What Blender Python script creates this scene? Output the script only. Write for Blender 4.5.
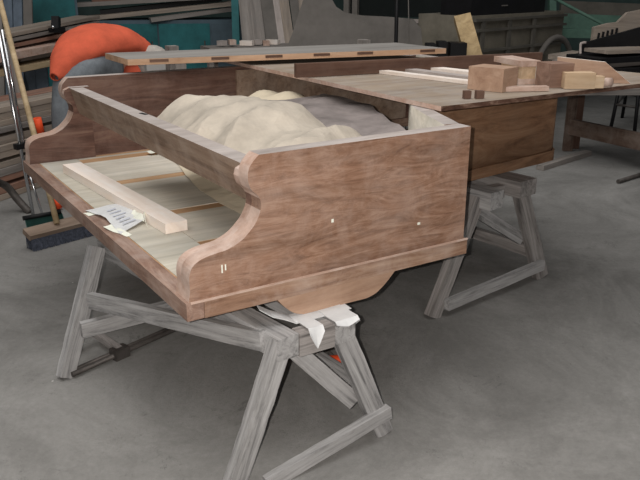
import bpy, bmesh, math, random
from mathutils import Vector, Matrix, noise
random.seed(7)
V = Vector
C = bpy.context.scene.collection
for o in list(bpy.data.objects): bpy.data.objects.remove(o)

# ------------------------------------------------------------------ camera
CX, CY, CZ = -.5298, -1.3286, 1.0872
YAW, PIT, ROL, FPX = 1.00325, .33677, .00174, 751.6
fwd = V((math.cos(YAW)*math.cos(PIT), math.sin(YAW)*math.cos(PIT), -math.sin(PIT)))
rgt0 = V((math.sin(YAW), -math.cos(YAW), 0)); up0 = rgt0.cross(fwd)
rgt = math.cos(ROL)*rgt0+math.sin(ROL)*up0; upv = -math.sin(ROL)*rgt0+math.cos(ROL)*up0
cam = bpy.data.objects.new('camera', bpy.data.cameras.new('camera')); C.objects.link(cam)
M = Matrix((rgt, upv, -fwd)).transposed().to_4x4(); M.translation = V((CX, CY, CZ)); cam.matrix_world = M
cam.data.sensor_width = 36; cam.data.lens = 36*FPX/640; cam.data.clip_start = .02
bpy.context.scene.camera = cam
def at(px, py, d):
    "a point of the place, d metres deep"
    return V((CX, CY, CZ)) + d*(fwd + rgt*(px-320)/FPX - upv*(py-240)/FPX)
# ------------------------------------------------------------------ light
sc = bpy.context.scene
sc.view_settings.view_transform = 'Standard'; sc.view_settings.look = 'None'
sc.view_settings.gamma = 1; sc.view_settings.use_curve_mapping = False
sc.view_settings.exposure = 0.0
w = bpy.data.worlds.new('workshop_air'); sc.world = w; w.use_nodes = True
w.node_tree.nodes['Background'].inputs[0].default_value = (.96, .97, 1.0, 1)
w.node_tree.nodes['Background'].inputs[1].default_value = .07
fl = bpy.data.lights.new('camera_flash', 'POINT'); fl.energy = 104; fl.shadow_soft_size = .005; fl.color = (1, .93, .86)
flo = bpy.data.objects.new('camera_flash', fl); C.objects.link(flo)
flo.location = V((CX, CY, CZ)) - rgt*.038 + upv*.012 - fwd*.02
ar = bpy.data.lights.new('skylight', 'AREA'); ar.shape = 'RECTANGLE'; ar.size = 5; ar.size_y = 5; ar.energy = 175; ar.color = (1, .975, .94)
aro = bpy.data.objects.new('skylight', ar); C.objects.link(aro); aro.location = (.3, .6, 3.9)
aro.rotation_euler = (V((.4, .9, .3))-V(aro.location)).to_track_quat('-Z', 'Y').to_euler()

# ------------------------------------------------------------------ materials
def lin(c):
    return tuple(((x/255)/12.92 if x/255 <= .04045 else ((x/255+.055)/1.055)**2.4) for x in c)+(1,)
def base(name, rough):
    m = bpy.data.materials.new(name); m.use_nodes = True; nt = m.node_tree
    b = nt.nodes['Principled BSDF']; b.inputs['Roughness'].default_value = rough
    b.inputs['Specular IOR Level'].default_value = .25
    return m, nt, b
def coords(nt, scale, rnd=True):
    tc = nt.nodes.new('ShaderNodeTexCoord'); mp = nt.nodes.new('ShaderNodeMapping')
    mp.inputs['Scale'].default_value = scale
    nt.links.new(tc.outputs['Object'], mp.inputs['Vector'])
    if rnd:
        oi = nt.nodes.new('ShaderNodeObjectInfo'); ml = nt.nodes.new('ShaderNodeMath'); ml.operation = 'MULTIPLY'
        ml.inputs[1].default_value = 37.; nt.links.new(oi.outputs['Random'], ml.inputs[0])
        nt.links.new(ml.outputs[0], mp.inputs['Location'])
    return mp
def ramp(nt, src, stops):
    r = nt.nodes.new('ShaderNodeValToRGB'); nt.links.new(src, r.inputs[0])
    e = r.color_ramp.elements
    e[0].position, e[0].color = stops[0][0], lin(stops[0][1]); e[1].position, e[1].color = stops[-1][0], lin(stops[-1][1])
    for p_, c_ in stops[1:-1]:
        q = e.new(p_); q.color = lin(c_)
    return r
def nz(nt, mp, scale, detail=6, dist=0., rough=.6):
    n = nt.nodes.new('ShaderNodeTexNoise'); n.inputs['Scale'].default_value = scale; n.inputs['Detail'].default_value = detail
    n.inputs['Distortion'].default_value = dist; n.inputs['Roughness'].default_value = rough+.12
    nt.links.new(mp.outputs[0], n.inputs['Vector']); return n
def mix(nt, a, b, fac, mode='MIX'):
    m = nt.nodes.new('ShaderNodeMix'); m.data_type = 'RGBA'; m.blend_type = mode
    if isinstance(fac, float): m.inputs[0].default_value = fac
    else: nt.links.new(fac, m.inputs[0])
    for s, i in ((a, 6), (b, 7)):
        if isinstance(s, tuple): m.inputs[i].default_value = s
        else: nt.links.new(s, m.inputs[i])
    return m
def wood(name, dark, mid, light, along='x', fine=22, stretch=.10, dist=.6, dust=None, dustamt=.5, rough=.7, bump=.15):
    m, nt, b = base(name, rough)
    s = {'x': (stretch, 1, 1), 'y': (1, stretch, 1), 'z': (1, 1, stretch)}[along]
    mp = coords(nt, s)
    n1 = nz(nt, mp, fine, 8, dist); r = ramp(nt, n1.outputs[0], [(.28, dark), (.5, mid), (.72, light)])
    n2 = nz(nt, mp, fine*.22, 3, 1.2); r2 = ramp(nt, n2.outputs[0], [(.3, (205, 205, 205)), (.65, (255, 255, 255))])
    mx = mix(nt, r.outputs[0], r2.outputs[0], .75, 'MULTIPLY')
    out = mx.outputs[2]
    if dust:
        mp2 = coords(nt, (1, 1, 1)); n3 = nz(nt, mp2, 9, 6, .4)
        mr = nt.nodes.new('ShaderNodeMapRange'); mr.inputs[1].default_value = .42; mr.inputs[2].default_value = .68; mr.inputs[4].default_value = dustamt
        nt.links.new(n3.outputs[0], mr.inputs[0])
        out = mix(nt, out, lin(dust), mr.outputs[0]).outputs[2]
    nt.links.new(out, b.inputs['Base Color'])
    bp = nt.nodes.new('ShaderNodeBump'); bp.inputs['Strength'].default_value = bump; bp.inputs['Distance'].default_value = .004
    nt.links.new(n1.outputs[0], bp.inputs['Height']); nt.links.new(bp.outputs[0], b.inputs['Normal'])
    return m
def plain(name, c, rough=.6, var=.15, metal=0., scale=14):
    m, nt, b = base(name, rough); b.inputs['Metallic'].default_value = metal
    mp = coords(nt, (1, 1, 1)); n = nz(nt, mp, scale, 5)
    d = tuple(int(x*(1-var)) for x in c); l = tuple(min(255, int(x*(1+var))) for x in c)
    r = ramp(nt, n.outputs[0], [(.3, d), (.7, l)]); nt.links.new(r.outputs[0], b.inputs['Base Color'])
    return m
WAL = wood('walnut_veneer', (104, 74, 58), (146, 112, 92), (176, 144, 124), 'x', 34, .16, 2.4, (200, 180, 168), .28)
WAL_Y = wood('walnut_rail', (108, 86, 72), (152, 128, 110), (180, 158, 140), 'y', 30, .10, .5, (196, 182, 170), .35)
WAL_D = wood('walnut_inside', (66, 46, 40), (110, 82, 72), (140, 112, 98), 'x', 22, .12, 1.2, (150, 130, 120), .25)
WAL_T = wood('walnut_tail', (100, 70, 52), (156, 118, 90), (186, 150, 120), 'x', 18, .10, 1.3, (160, 140, 120), .2)
EDGE = wood('sanded_pink_edge', (170, 138, 122), (192, 162, 146), (212, 186, 172), 'x', 30, .2, .4, (228, 218, 212), .4)
TOPE = wood('dusty_rim_top', (158, 148, 144), (182, 172, 167), (200, 192, 188), 'x', 26, .2, .4, (176, 170, 168), .4)
KEYB = wood('keybed_sanded', (182, 175, 160), (206, 200, 186), (222, 217, 206), 'y', 24, .08, .5, (178, 180, 176), .4)
KEYX = wood('keybed_board', (180, 172, 156), (206, 198, 184), (222, 215, 204), 'x', 24, .08, .5, (176, 176, 170), .4)
GROV = wood('groove_brown', (150, 112, 80), (184, 146, 110), (200, 166, 132), 'x', 24, .1, .3)
PALE = wood('fresh_pale_pine', (240, 222, 208), (250, 236, 224), (254, 248, 242), 'x', 20, .08, .4, (246, 242, 240), .5)
PINE = wood('pine', (176, 146, 116), (208, 180, 148), (226, 204, 176), 'x', 24, .08, .5, (200, 180, 156), .3)
BLOCKW = wood('sanded_block', (150, 118, 98), (178, 146, 124), (200, 170, 148), 'x', 22, .10, .5, (200, 176, 158), .3)
DUSTB = wood('dusty_board', (138, 122, 108), (164, 148, 132), (180, 166, 150), 'x', 14, .08, .8, (168, 166, 166), .4)
DARKE = wood('board_edge', (56, 38, 32), (96, 70, 58), (176, 150, 132), 'x', 40, .25, .6)
TREST = wood('weathered_trestle', (78, 78, 80), (164, 163, 163), (200, 200, 201), 'x', 60, .06, .8, (176, 175, 176), .45, .8, .4)
TREST_D = wood('dark_trestle', (76, 73, 72), (148, 143, 141), (186, 181, 179), 'x', 60, .06, .8, (150, 148, 146), .5, .8, .3)
OLDW = wood('old_lumber', (116, 106, 98), (160, 148, 136), (196, 178, 162), 'x', 20, .06, .6, (150, 142, 136), .5)
OLDW2 = wood('old_grey_lumber', (104, 99, 96), (148, 141, 136), (174, 167, 162), 'x', 20, .06, .6, (130, 128, 126), .5)
OLDW3 = wood('old_red_lumber', (104, 76, 64), (148, 110, 94), (168, 134, 116), 'x', 20, .06, .6, (130, 116, 108), .5)
BRN = wood('brown_bar', (72, 50, 42), (104, 78, 66), (124, 96, 82), 'x', 20, .06, .6, (120, 100, 90), .3)
YEL = wood('yellow_offcut', (150, 126, 92), (196, 170, 128), (214, 192, 154), 'z', 14, .1, .6)
GREYP = plain('dusty_grey_paint', (112, 108, 104), .8, .12, 0, 3)
GREYD = plain('dark_grey_paint', (94, 91, 85), .8, .15, 0, 3)
PAPER = plain('masking_paper', (182, 173, 160), .8, .10, 0, 5)
PAPERD = plain('beige_paper', (206, 194, 172), .8, .08, 0, 5)
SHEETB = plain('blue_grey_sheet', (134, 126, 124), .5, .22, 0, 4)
TAPE = plain('pale_tape', (232, 234, 222), .6, .04)
WHITE = plain('white_cloth', (212, 214, 216), .7, .04)
TEAL = plain('teal_steel', (44, 104, 108), .6, .22, 0, 2.2)
TEALD = plain('blue_grey_steel', (78, 94, 104), .6, .2, 0, 2.2)
BLUE = plain('blue_grey_board', (104, 116, 130), .7, .15, 0, 5)
BLACK = plain('black_metal', (24, 24, 26), .5, .2)
IRON = plain('dark_iron', (84, 80, 78), .5, .25, .3)
CHROME = plain('chrome', (210, 212, 216), .22, .03, 1.)
OR = plain('orange_plastic', (232, 84, 44), .5, .08)
GLASS = plain('dark_glass', (26, 30, 30), .35, .1)
GREEN = plain('grey_green_steel', (86, 116, 104), .6, .15, 0, 4)
SHIRT = plain('orange_cotton', (206, 96, 70), .9, .08, 0, 10)
TROUS = plain('grey_denim', (112, 118, 124), .9, .12, 0, 20)
SKIN = plain('skin', (208, 160, 138), .6, .05)
HAIR = plain('grey_hair', (172, 166, 160), .8, .08, 0, 60)
POLEW = wood('broom_pole_wood', (150, 128, 96), (184, 162, 128), (204, 184, 152), 'x', 20, .08, .4)
BRIST = plain('blue_grey_bristles', (66, 70, 82), .9, .3, 0, 90)
PANG = plain('dark_green_plastic', (34, 66, 62), .5, .15)

def floor_mat():
    m, nt, b = base('dusty_concrete', .85)
    mp = coords(nt, (1, 1, 1), False)
    a = nz(nt, mp, 1.6, 8, .8, .62); r = ramp(nt, a.outputs[0], [(.35, (116, 115, 113)), (.5, (134, 133, 131)), (.65, (150, 149, 147))])
    g = nz(nt, mp, 60, 6, 0, .7); rg = ramp(nt, g.outputs[0], [(.35, (232, 232, 232)), (.65, (255, 255, 255))])
    m1 = mix(nt, r.outputs[0], rg.outputs[0], .8, 'MULTIPLY')
    s = nz(nt, mp, 6, 10, .4, .85); rs = nt.nodes.new('ShaderNodeMapRange'); rs.inputs[1].default_value = .555; rs.inputs[2].default_value = .63; rs.inputs[4].default_value = .75
    nt.links.new(s.outputs[0], rs.inputs[0])
    m2 = mix(nt, m1.outputs[2], lin((90, 89, 88)), rs.outputs[0])
    v = nt.nodes.new('ShaderNodeTexVoronoi'); v.inputs['Scale'].default_value = 11; nt.links.new(mp.outputs[0], v.inputs['Vector'])
    rv = nt.nodes.new('ShaderNodeMapRange'); rv.inputs[1].default_value = .05; rv.inputs[2].default_value = .035; nt.links.new(v.outputs['Distance'], rv.inputs[0])
    sep = nt.nodes.new('ShaderNodeSeparateColor'); nt.links.new(v.outputs['Color'], sep.inputs[0])
    gt = nt.nodes.new('ShaderNodeMath'); gt.operation = 'GREATER_THAN'; gt.inputs[1].default_value = .82; nt.links.new(sep.outputs[0], gt.inputs[0])
    mu = nt.nodes.new('ShaderNodeMath'); mu.operation = 'MULTIPLY'; nt.links.new(rv.outputs[0], mu.inputs[0]); nt.links.new(gt.outputs[0], mu.inputs[1])
    m3 = mix(nt, m2.outputs[2], lin((196, 196, 192)), mu.outputs[0])
    nt.links.new(m3.outputs[2], b.inputs['Base Color'])
    bp = nt.nodes.new('ShaderNodeBump'); bp.inputs['Strength'].default_value = .25; bp.inputs['Distance'].default_value = .01
    nt.links.new(g.outputs[0], bp.inputs['Height']); nt.links.new(bp.outputs[0], b.inputs['Normal'])
    return m
FLOOR = floor_mat()

# ------------------------------------------------------------------ helpers
WM = {}
def link(o, parent, mat, mw):
    C.objects.link(o)
    if parent is not None:
        o.parent = parent; o.matrix_parent_inverse = WM[parent.name].inverted()
    o.matrix_basis = mw; WM[o.name] = mw
    if mat is not None and hasattr(o.data, 'materials'):
        for x in (mat if isinstance(mat, (list, tuple)) else [mat]): o.data.materials.append(x)
    return o
def tag(o, label, cat, group=None, kind=None):
    o['label'] = label; o['category'] = cat
    if group: o['group'] = group
    if kind: o['kind'] = kind
    return o
def thing(name, loc, label, cat, group=None):
    e = bpy.data.objects.new(name, None); e.empty_display_size = .05
    link(e, None, None, Matrix.Translation(V(loc))); return tag(e, label, cat, group)
def frombm(name, bm, mat, parent=None, mw=Matrix(), bev=0., smooth=False, seg=2):
    if bev: bmesh.ops.bevel(bm, geom=[e for e in bm.edges if len(e.link_faces) == 2 and e.calc_face_angle(0) > .5], offset=bev, segments=seg, affect='EDGES', clamp_overlap=True)
    bmesh.ops.recalc_face_normals(bm, faces=bm.faces)
    me = bpy.data.meshes.new(name); bm.to_mesh(me); bm.free()
    if smooth:
        for p_ in me.polygons: p_.use_smooth = True
    return link(bpy.data.objects.new(name, me), parent, mat, mw)
def frame(p0, p1, up):
    x = (p1-p0).normalized(); z = (up - x*up.dot(x))
    if z.length < 1e-4: z = V((0, 1, 0)) - x*x.y
    z.normalize(); y = z.cross(x)
    m = Matrix((x, y, z)).transposed().to_4x4(); m.translation = (p0+p1)/2; return m
def beam(name, p0, p1, w_, h_, mat, parent=None, up=(0, 0, 1), bev=.002, wob=0.):
    "a board from p0 to p1, w_ wide across and h_ thick along up"
    p0, p1 = V(p0), V(p1); L = (p1-p0).length; bm = bmesh.new()
    n = 10 if wob else 1
    rings = []
    for i in range(n+1):
        x = -L/2+L*i/n; dy = random.uniform(-wob, wob); dz = random.uniform(-wob, wob)
        rings.append([bm.verts.new((x, sy*w_/2+dy*.5+random.uniform(-wob, wob)*.5, sz*h_/2+dz*.5)) for sy, sz in ((-1, -1), (1, -1), (1, 1), (-1, 1))])
    for a, b in zip(rings, rings[1:]):
        for k in range(4): bm.faces.new((a[k], a[(k+1) % 4], b[(k+1) % 4], b[k]))
    bm.faces.new(rings[0][::-1]); bm.faces.new(rings[-1])
    return frombm(name, bm, mat, parent, frame(p0, p1, V(up)), bev)
def block(name, c, s, rz, mat, parent=None, bev=.002):
    d = V((math.cos(rz), math.sin(rz), 0))*s[0]/2
    return beam(name, V(c)-d, V(c)+d, s[1], s[2], mat, parent, bev=bev)
def prism(name, pts, o, xa, ya, depth, mat, parent=None, bev=0., edgemat=None):
    "polygon pts in the plane o+u*xa+v*ya, thickened by depth along xa x ya; edgemat(normal2d, mid) -> material slot"
    o, xa, ya = V(o), V(xa).normalized(), V(ya).normalized(); za = xa.cross(ya)
    m = Matrix((xa, ya, za)).transposed().to_4x4(); m.translation = o
    bm = bmesh.new(); a = [bm.verts.new((u, v, 0)) for u, v in pts]; b = [bm.verts.new((u, v, depth)) for u, v in pts]
    bm.faces.new(a[::-1]); bm.faces.new(b); n = len(pts)
    for i in range(n):
        f = bm.faces.new((a[i], a[(i+1) % n], b[(i+1) % n], b[i]))
        if edgemat:
            p_, q_ = V(pts[i]+(0,)), V(pts[(i+1) % n]+(0,)); f.material_index = edgemat((p_+q_)/2, q_-p_)
    return frombm(name, bm, mat, parent, m, bev)
def tube(name, pts, r, mat, parent=None, seg=10, rs=None):
    pts = [V(p_) for p_ in pts]; c = sum(pts, V())/len(pts); bm = bmesh.new(); rings = []
    for i, p_ in enumerate(pts):
        t = (pts[min(i+1, len(pts)-1)]-pts[max(i-1, 0)]).normalized()
        a = t.orthogonal().normalized() if i == 0 else (a0 - t*a0.dot(t)).normalized()
        a0 = a; b = t.cross(a); rr = rs[i] if rs else r
        rings.append([bm.verts.new(p_-c+rr*(math.cos(k*2*math.pi/seg)*a+math.sin(k*2*math.pi/seg)*b)) for k in range(seg)])
    for q, s in zip(rings, rings[1:]):
        for k in range(seg): bm.faces.new((q[k], q[(k+1) % seg], s[(k+1) % seg], s[k]))
    bm.faces.new(rings[0][::-1]); bm.faces.new(rings[-1])
    o = frombm(name, bm, mat, parent, Matrix.Translation(c), smooth=True)
    for p_ in o.data.polygons:
        if len(p_.vertices) > 4: p_.use_smooth = False
    return o
def smoothline(pts, n=6):
    out = []; P = [pts[0]]+list(pts)+[pts[-1]]
    for i in range(1, len(P)-2):
        for k in range(n):
            t = k/n; a, b, c, d = P[i-1], P[i], P[i+1], P[i+2]
            out.append(tuple(.5*(2*b[j]+(c[j]-a[j])*t+(2*a[j]-5*b[j]+4*c[j]-d[j])*t*t+(3*b[j]-a[j]-3*c[j]+d[j])*t**3) for j in range(len(b))))
    out.append(tuple(pts[-1])); return out
def strut(o, kind='structure'): o['kind'] = kind; return o
def sheet(name, pts, th, mat, parent=None, sub=3, amp=.004, fq=14, seed=0):
    "a thin crumpled sheet through a grid of points rows x cols"
    R_, K = len(pts), len(pts[0]); P = []
    for r in range((R_-1)*sub+1):
        i, t = min(r//sub, R_-2), 0; t = r/sub-i; row = []
        for c in range((K-1)*sub+1):
            j = min(c//sub, K-2); s = c/sub-j
            a = V(pts[i][j]).lerp(V(pts[i][j+1]), s); b = V(pts[i+1][j]).lerp(V(pts[i+1][j+1]), s); q = a.lerp(b, t)
            q = q+V((0, 0, amp*noise.noise(q*fq+V((seed, 0, 0)))))+V((1, 1, 0))*amp*.5*noise.noise(q*fq+V((0, seed, 5)))
            row.append(q)
        P.append(row)
    c0 = P[0][0].copy(); bm = bmesh.new(); vs = [[bm.verts.new(q-c0) for q in row] for row in P]
    for a, b in zip(vs, vs[1:]):
        for k in range(len(a)-1): bm.faces.new((a[k], a[k+1], b[k+1], b[k]))
    o = frombm(name, bm, mat, parent, Matrix.Translation(c0), smooth=False)
    sm = o.modifiers.new('thick', 'SOLIDIFY'); sm.thickness = th; sm.offset = 1
    return o
def obb(name, corners8, mat, parent=None): ...

# ------------------------------------------------------------------ setting
hd = V((math.cos(YAW), math.sin(YAW), 0)); sd = V((math.sin(YAW), -math.cos(YAW), 0))
BW = V((CX, CY, 0))+hd*8.3
strut(beam('floor', V((CX, CY, -.05))-hd*2.5, V((CX, CY, -.05))+hd*8.3, 10, .1, FLOOR, bev=0))
strut(beam('wall_back', BW-sd*4.5+V((0, 0, 1.4)), BW+sd*4.5+V((0, 0, 1.4)), .12, 2.8, plain('dark_green_wall', (58, 74, 72), .9, .2, 0, 1.5), bev=0))
WALLG = plain('grimy_wall', (96, 100, 100), .9, .2, 0, 1.5)
LW = V((CX, CY, 1.4))-sd*3.2
strut(beam('wall_left', LW-hd*.5, LW+hd*8.2, .12, 2.8, WALLG, bev=0))

# ------------------------------------------------------------------ piano case
W, T, B, S = 1.48, .7466, .42, .459
pc = thing('grand_piano_case', (.8, .74, B), 'unfinished walnut grand piano case, stripped bare, lying across two wooden trestles', 'piano')
prof = [(0, S), (.004, .485), (.004, .512), (.012, .534), (.033, .547), (.063, .553), (.093, .557), (.123, .570), (.142, .585), (.157, .601), (.168, .622), (.172, .640), (.166, .660), (.150, .676), (.143, .700), (.147, .722), (.160, .738), (.170, T)]
prof = smoothline(prof, 3)
def em(mid, d):
    if mid.x < .1699 and mid.y > S+.001: return 1
    if abs(mid.y-T) < 1e-3: return 2
    return 0
side = prof+[(.75, T), (.75, S)]
o = prism('side_panel', side, (0, .042, 0), (1, 0, 0), (0, 0, 1), .042, [WAL, EDGE, TOPE], pc, edgemat=em)
o['label'] = 'near walnut side with sanded scrolled front edge'
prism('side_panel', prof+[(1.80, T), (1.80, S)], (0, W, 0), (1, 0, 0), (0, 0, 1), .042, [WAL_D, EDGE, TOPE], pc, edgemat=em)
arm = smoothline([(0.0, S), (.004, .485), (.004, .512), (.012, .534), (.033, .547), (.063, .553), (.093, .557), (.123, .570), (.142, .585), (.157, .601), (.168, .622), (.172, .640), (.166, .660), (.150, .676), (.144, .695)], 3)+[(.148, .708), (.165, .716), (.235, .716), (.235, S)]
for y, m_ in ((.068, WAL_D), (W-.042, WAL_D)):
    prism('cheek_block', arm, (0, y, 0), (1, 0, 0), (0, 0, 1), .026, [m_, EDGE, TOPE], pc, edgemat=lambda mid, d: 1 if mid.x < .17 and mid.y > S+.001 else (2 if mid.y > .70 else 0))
# rim: corner, concave bend, tail
outer = smoothline([(.75, .042), (.775, .10), (.815, .20), (.88, .33), (.98, .435), (1.10, .50), (1.284, .529), (1.50, .556), (1.70, .582), (1.765, .60), (1.80, .66), (1.80, .80)], 5)
outer = [(.75, .0425), (.7506, .046)]+outer[1:]+[(1.80, W-.042)]
def inset(pl_, d):
    r = []
    for i, p_ in enumerate(pl_):
        a = V(pl_[max(i-1, 0)]); b = V(pl_[min(i+1, len(pl_)-1)]); t = (b-a).normalized(); r.append((p_[0]-t.y*d, p_[1]+t.x*d))
    return r
inn = inset(outer, .042)
bm = bmesh.new(); n = len(outer); o_ = V((1.2, .6, .58))
vv = [[bm.verts.new(V((x, y, z))-o_) for x, y in L_] for L_, z in ((outer, S), (outer, T), (inn, T), (inn, S))]
for i in range(n-1):
    for k in range(4):
        f = bm.faces.new((vv[k][i], vv[k][i+1], vv[(k+1) % 4][i+1], vv[(k+1) % 4][i])); f.material_index = {0: 0, 1: 1, 2: 2, 3: 0}[k]; f.smooth = k != 1
bm.faces.new([vv[k][0] for k in range(4)]); bm.faces.new([vv[k][-1] for k in range(4)][::-1])
o = frombm('bent_rim', bm, [WAL_T, TOPE, KEYX], pc, Matrix.Translation(o_))
# base moulding all round
mo = [(-.008, -.008), (.758, -.008), (.758, .03)]+[(x+.004, y-.008) for x, y in outer[2:-1]]+[(1.808, W+.008), (-.008, W+.008)]
MOULD = wood('moulding_walnut', (98, 70, 54), (150, 118, 98), (186, 156, 134), 'x', 26, .12, 1., (206, 190, 180), .35)
front_m = beam('front_moulding', (.011, -.006, (B+S)/2), (.011, W+.006, (B+S)/2), .038, S-B, wood('front_moulding_walnut', (96, 72, 62), (140, 112, 98), (176, 150, 136), 'x', 26, .12, 1., (190, 176, 168), .4), pc, bev=.003)
beam('base_moulding', (.0305, .018, (B+S)/2), (.756, .018, (B+S)/2), .052, S-B, MOULD, pc, bev=.003)
beam('base_moulding', (.0305, W-.018, (B+S)/2), (1.806, W-.018, (B+S)/2), .052, S-B, MOULD, pc, bev=.003)
bm = bmesh.new(); om = [(x+.006 if i > 0 else x+.004, y-.005) for i, (x, y) in enumerate(outer)]; im = inset(outer, .05)
vv = [[bm.verts.new(V((x, y, z))-o_) for x, y in L_] for L_, z in ((om, B), (om, S), (im, S), (im, B))]
for i in range(1, len(om)-1):
    for k in range(4): bm.faces.new((vv[k][i], vv[k][i+1], vv[(k+1) % 4][i+1], vv[(k+1) % 4][i]))
bm.faces.new([vv[k][1] for k in range(4)]); bm.faces.new([vv[k][-1] for k in range(4)][::-1])
frombm('base_moulding', bm, WAL_T, pc, Matrix.Translation(o_))
beam('edge_highlight', (.0, -.0085, S+.001), (.756, -.0085, S+.001), .004, .004, EDGE, pc, bev=.001)  # thin pale strip added as a painted highlight along the moulding's top edge
# keybed
block('keybed', (.40, W/2, .4390), (.74, W-.088, .036), 0, GROV, pc, 0)
beam('key_front_board', (.100, .069, .4535), (.100, W-.069, .4535), .13, .0105, KEYB, pc, bev=.001)
ys = [.07, .315, .335, .60, .622, 1.005, 1.027, 1.362, 1.384, 1.41]
for a, b in ((.070, .295), (.340, .585), (.632, .980), (1.032, 1.332), (1.392, 1.41)):
    beam('keybed_board', (.167, (a+b)/2, .4535), (.60, (a+b)/2, .4535), b-a, .0105, KEYX, pc, bev=.001)
# rail across the front
bm = bmesh.new(); pr_ = [(.166, .7143), (.213, .7143), (.213, .623), (.190, .623)]
a = [bm.verts.new((x, -.67, z)) for x, z in pr_]; b = [bm.verts.new((x, .67, z)) for x, z in pr_]
bm.faces.new(a); bm.faces.new(b[::-1])
for i in range(4):
    f = bm.faces.new((a[i], b[i], b[(i+1) % 4], a[(i+1) % 4])); f.material_index = 1 if i == 0 else 0
rail = frombm('front_rail', bm, [WAL_Y, TOPE], pc, Matrix.Translation(V((0, W/2, 0))), .0015)
block('hinge_mortise', (.203, .766, .7146), (.012, .035, .0012), .2, BLACK, rail, 0)
# board under the keybed, cut to a boat shape
und = smoothline([(.205, B), (.228, .392), (.252, .372), (.276, .363)], 4)+smoothline([(.452, .361), (.480, .368), (.512, .390), (.542, B)], 4)
prism('under_board', und, (0, .10, 0), (1, 0, 0), (0, 0, 1), .095, [BLOCKW], pc, .001)
prism('under_board', und, (0, W-.55, 0), (1, 0, 0), (0, 0, 1), .4, [BLOCKW], pc, .001)
# inner lining of the far side, behind the loose board
beam('inner_lining', (.83, W-.049, .60), (1.70, W-.049, .60), .012, .27, WAL_Y, pc, bev=.001)
for y in (.55, .9, 1.2): beam('cross_brace', (.70, y, .44), (1.757, y, .44), .06, .038, OLDW, pc) if y > .8 else None
# chalk marks
for c_, s_ in (((.077, -.0004, .517), (.003, .0006, .018)), ((.085, -.0004, .519), (.003, .0006, .013)), ((.35, -.0004, .575), (.006, .0006, .008)), ((.60, -.0004, .525), (.008, .0006, .006))):
    block('filler_spot', c_, s_, 0, TAPE, pc, 0)

# crumpled paper over the inside
def heap(x, y):
    rx = (x-.40)/.22; z = .765-.085*min(abs(rx), 1.15)**2.2
    z -= .10*max(0, (y-.62)/.30)**2.2
    z -= .05*max(0, (.35-y)/.3)
    z = max(z, .655)
    p_ = V((x*7, y*6, 0)); r = 1-abs(noise.noise(p_)*2)
    q_ = V((x*2.2+y*1.5, y*5-x*2, 2))
    z += .012*(r-.5)+.004*(1-abs(noise.noise(p_*2.3+V((3, 1, 0))))*2-.5)+.028*(1-abs(noise.noise(q_)*2)-.6)
    for kx, ky, ph, am in ((9, 4, .3, .010), (-6, 11, 1.1, .009), (14, -5, 2., .005), (3, 15, .7, .006), (-17, -9, 2.6, .003)):
        z += am*(1-abs(math.sin(x*kx+y*ky+ph+1.2*noise.noise(V((x*3, y*3, ph))))))-am*.5
    if x < .25: z = min(z, .700+(x-.215)*1.0)
    return z
bm = bmesh.new(); NX, NY = 54, 80; g = []
for i in range(NX+1):
    row = []
    for j in range(NY+1):
        s = i/NX; t = j/NY
        x = .222+.60*s; y = .075+(.90-.20*max(0, (s-.25)))*t
        x = min(x, .655+.62*y)  # stays inside the bend
        if t > .93: y += .012*noise.noise(V((x*20, 0, 0)))
        x = min(x, .765)
        z = heap(x, y)
        e = min(t, 1)*1; z -= .04*max(0, (t-.86)/.14)**2
        row.append(bm.verts.new((x-.5, y-.5, z-.6)))
    g.append(row)
for i in range(NX):
    for j in range(NY): bm.faces.new((g[i][j], g[i+1][j], g[i+1][j+1], g[i][j+1]))
pp = frombm('masking_paper_cover', bm, [PAPER], None, Matrix.Translation((.5, .5, .6)))
s_ = pp.modifiers.new('thick', 'SOLIDIFY'); s_.thickness = .0015
tag(pp, 'crumpled cream masking paper bulging inside the piano case', 'paper')

bs_ = sheet('beige_liner_sheet', [[(.60, .86, .650), (.62, 1.05, .650), (.66, 1.20, .645)], [(.72, .84, .672), (.74, 1.05, .676), (.78, 1.22, .660)], [(.84, .84, .676), (.90, 1.05, .680), (.94, 1.25, .665)]], .0012, PAPERD, None, 10, .030, 9, 2)
tag(bs_, 'flatter beige paper spread over the far part of the piano inside', 'paper')
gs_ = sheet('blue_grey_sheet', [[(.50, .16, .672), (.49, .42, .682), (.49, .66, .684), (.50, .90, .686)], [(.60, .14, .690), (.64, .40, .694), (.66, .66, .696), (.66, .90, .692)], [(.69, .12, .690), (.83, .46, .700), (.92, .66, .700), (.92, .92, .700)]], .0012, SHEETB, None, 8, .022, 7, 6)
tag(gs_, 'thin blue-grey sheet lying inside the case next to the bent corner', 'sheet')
# things on the keybed
pb = beam('pine_board', (.100, 1.232, .4735), (.152, .434, .4735), .062, .028, PALE, None, bev=.0015)
tag(pb, 'pale freshly planed board lying along the keybed of the piano case', 'board')
z0 = .4595
nt_ = thing('taped_note', (.07, .6, z0), 'white printed sheet stuck down with pale tape near the keybed edge', 'paper')
sheet('paper_sheet', [[(.004, .745, z0+.002), (.028, .63, z0+.008), (.020, .49, z0+.002)], [(.098, .765, z0+.003), (.118, .66, z0+.010), (.122, .56, z0+.010)]], .0008, WHITE, nt_, 4, .004, 20)
INK = plain('faint_ink', (196, 200, 212), .8, .05)
for k in range(6):
    y = .545+.026*k; x0 = .046
    sheet('printed_line', [[(x0, y, z0+.0105), (x0, y+.008, z0+.0105)], [(x0+.040-.006*(k % 3), y+.01, z0+.0125), (x0+.040-.006*(k % 3), y+.018, z0+.0125)]], .0004, INK, nt_, 2, .001, 20)
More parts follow.
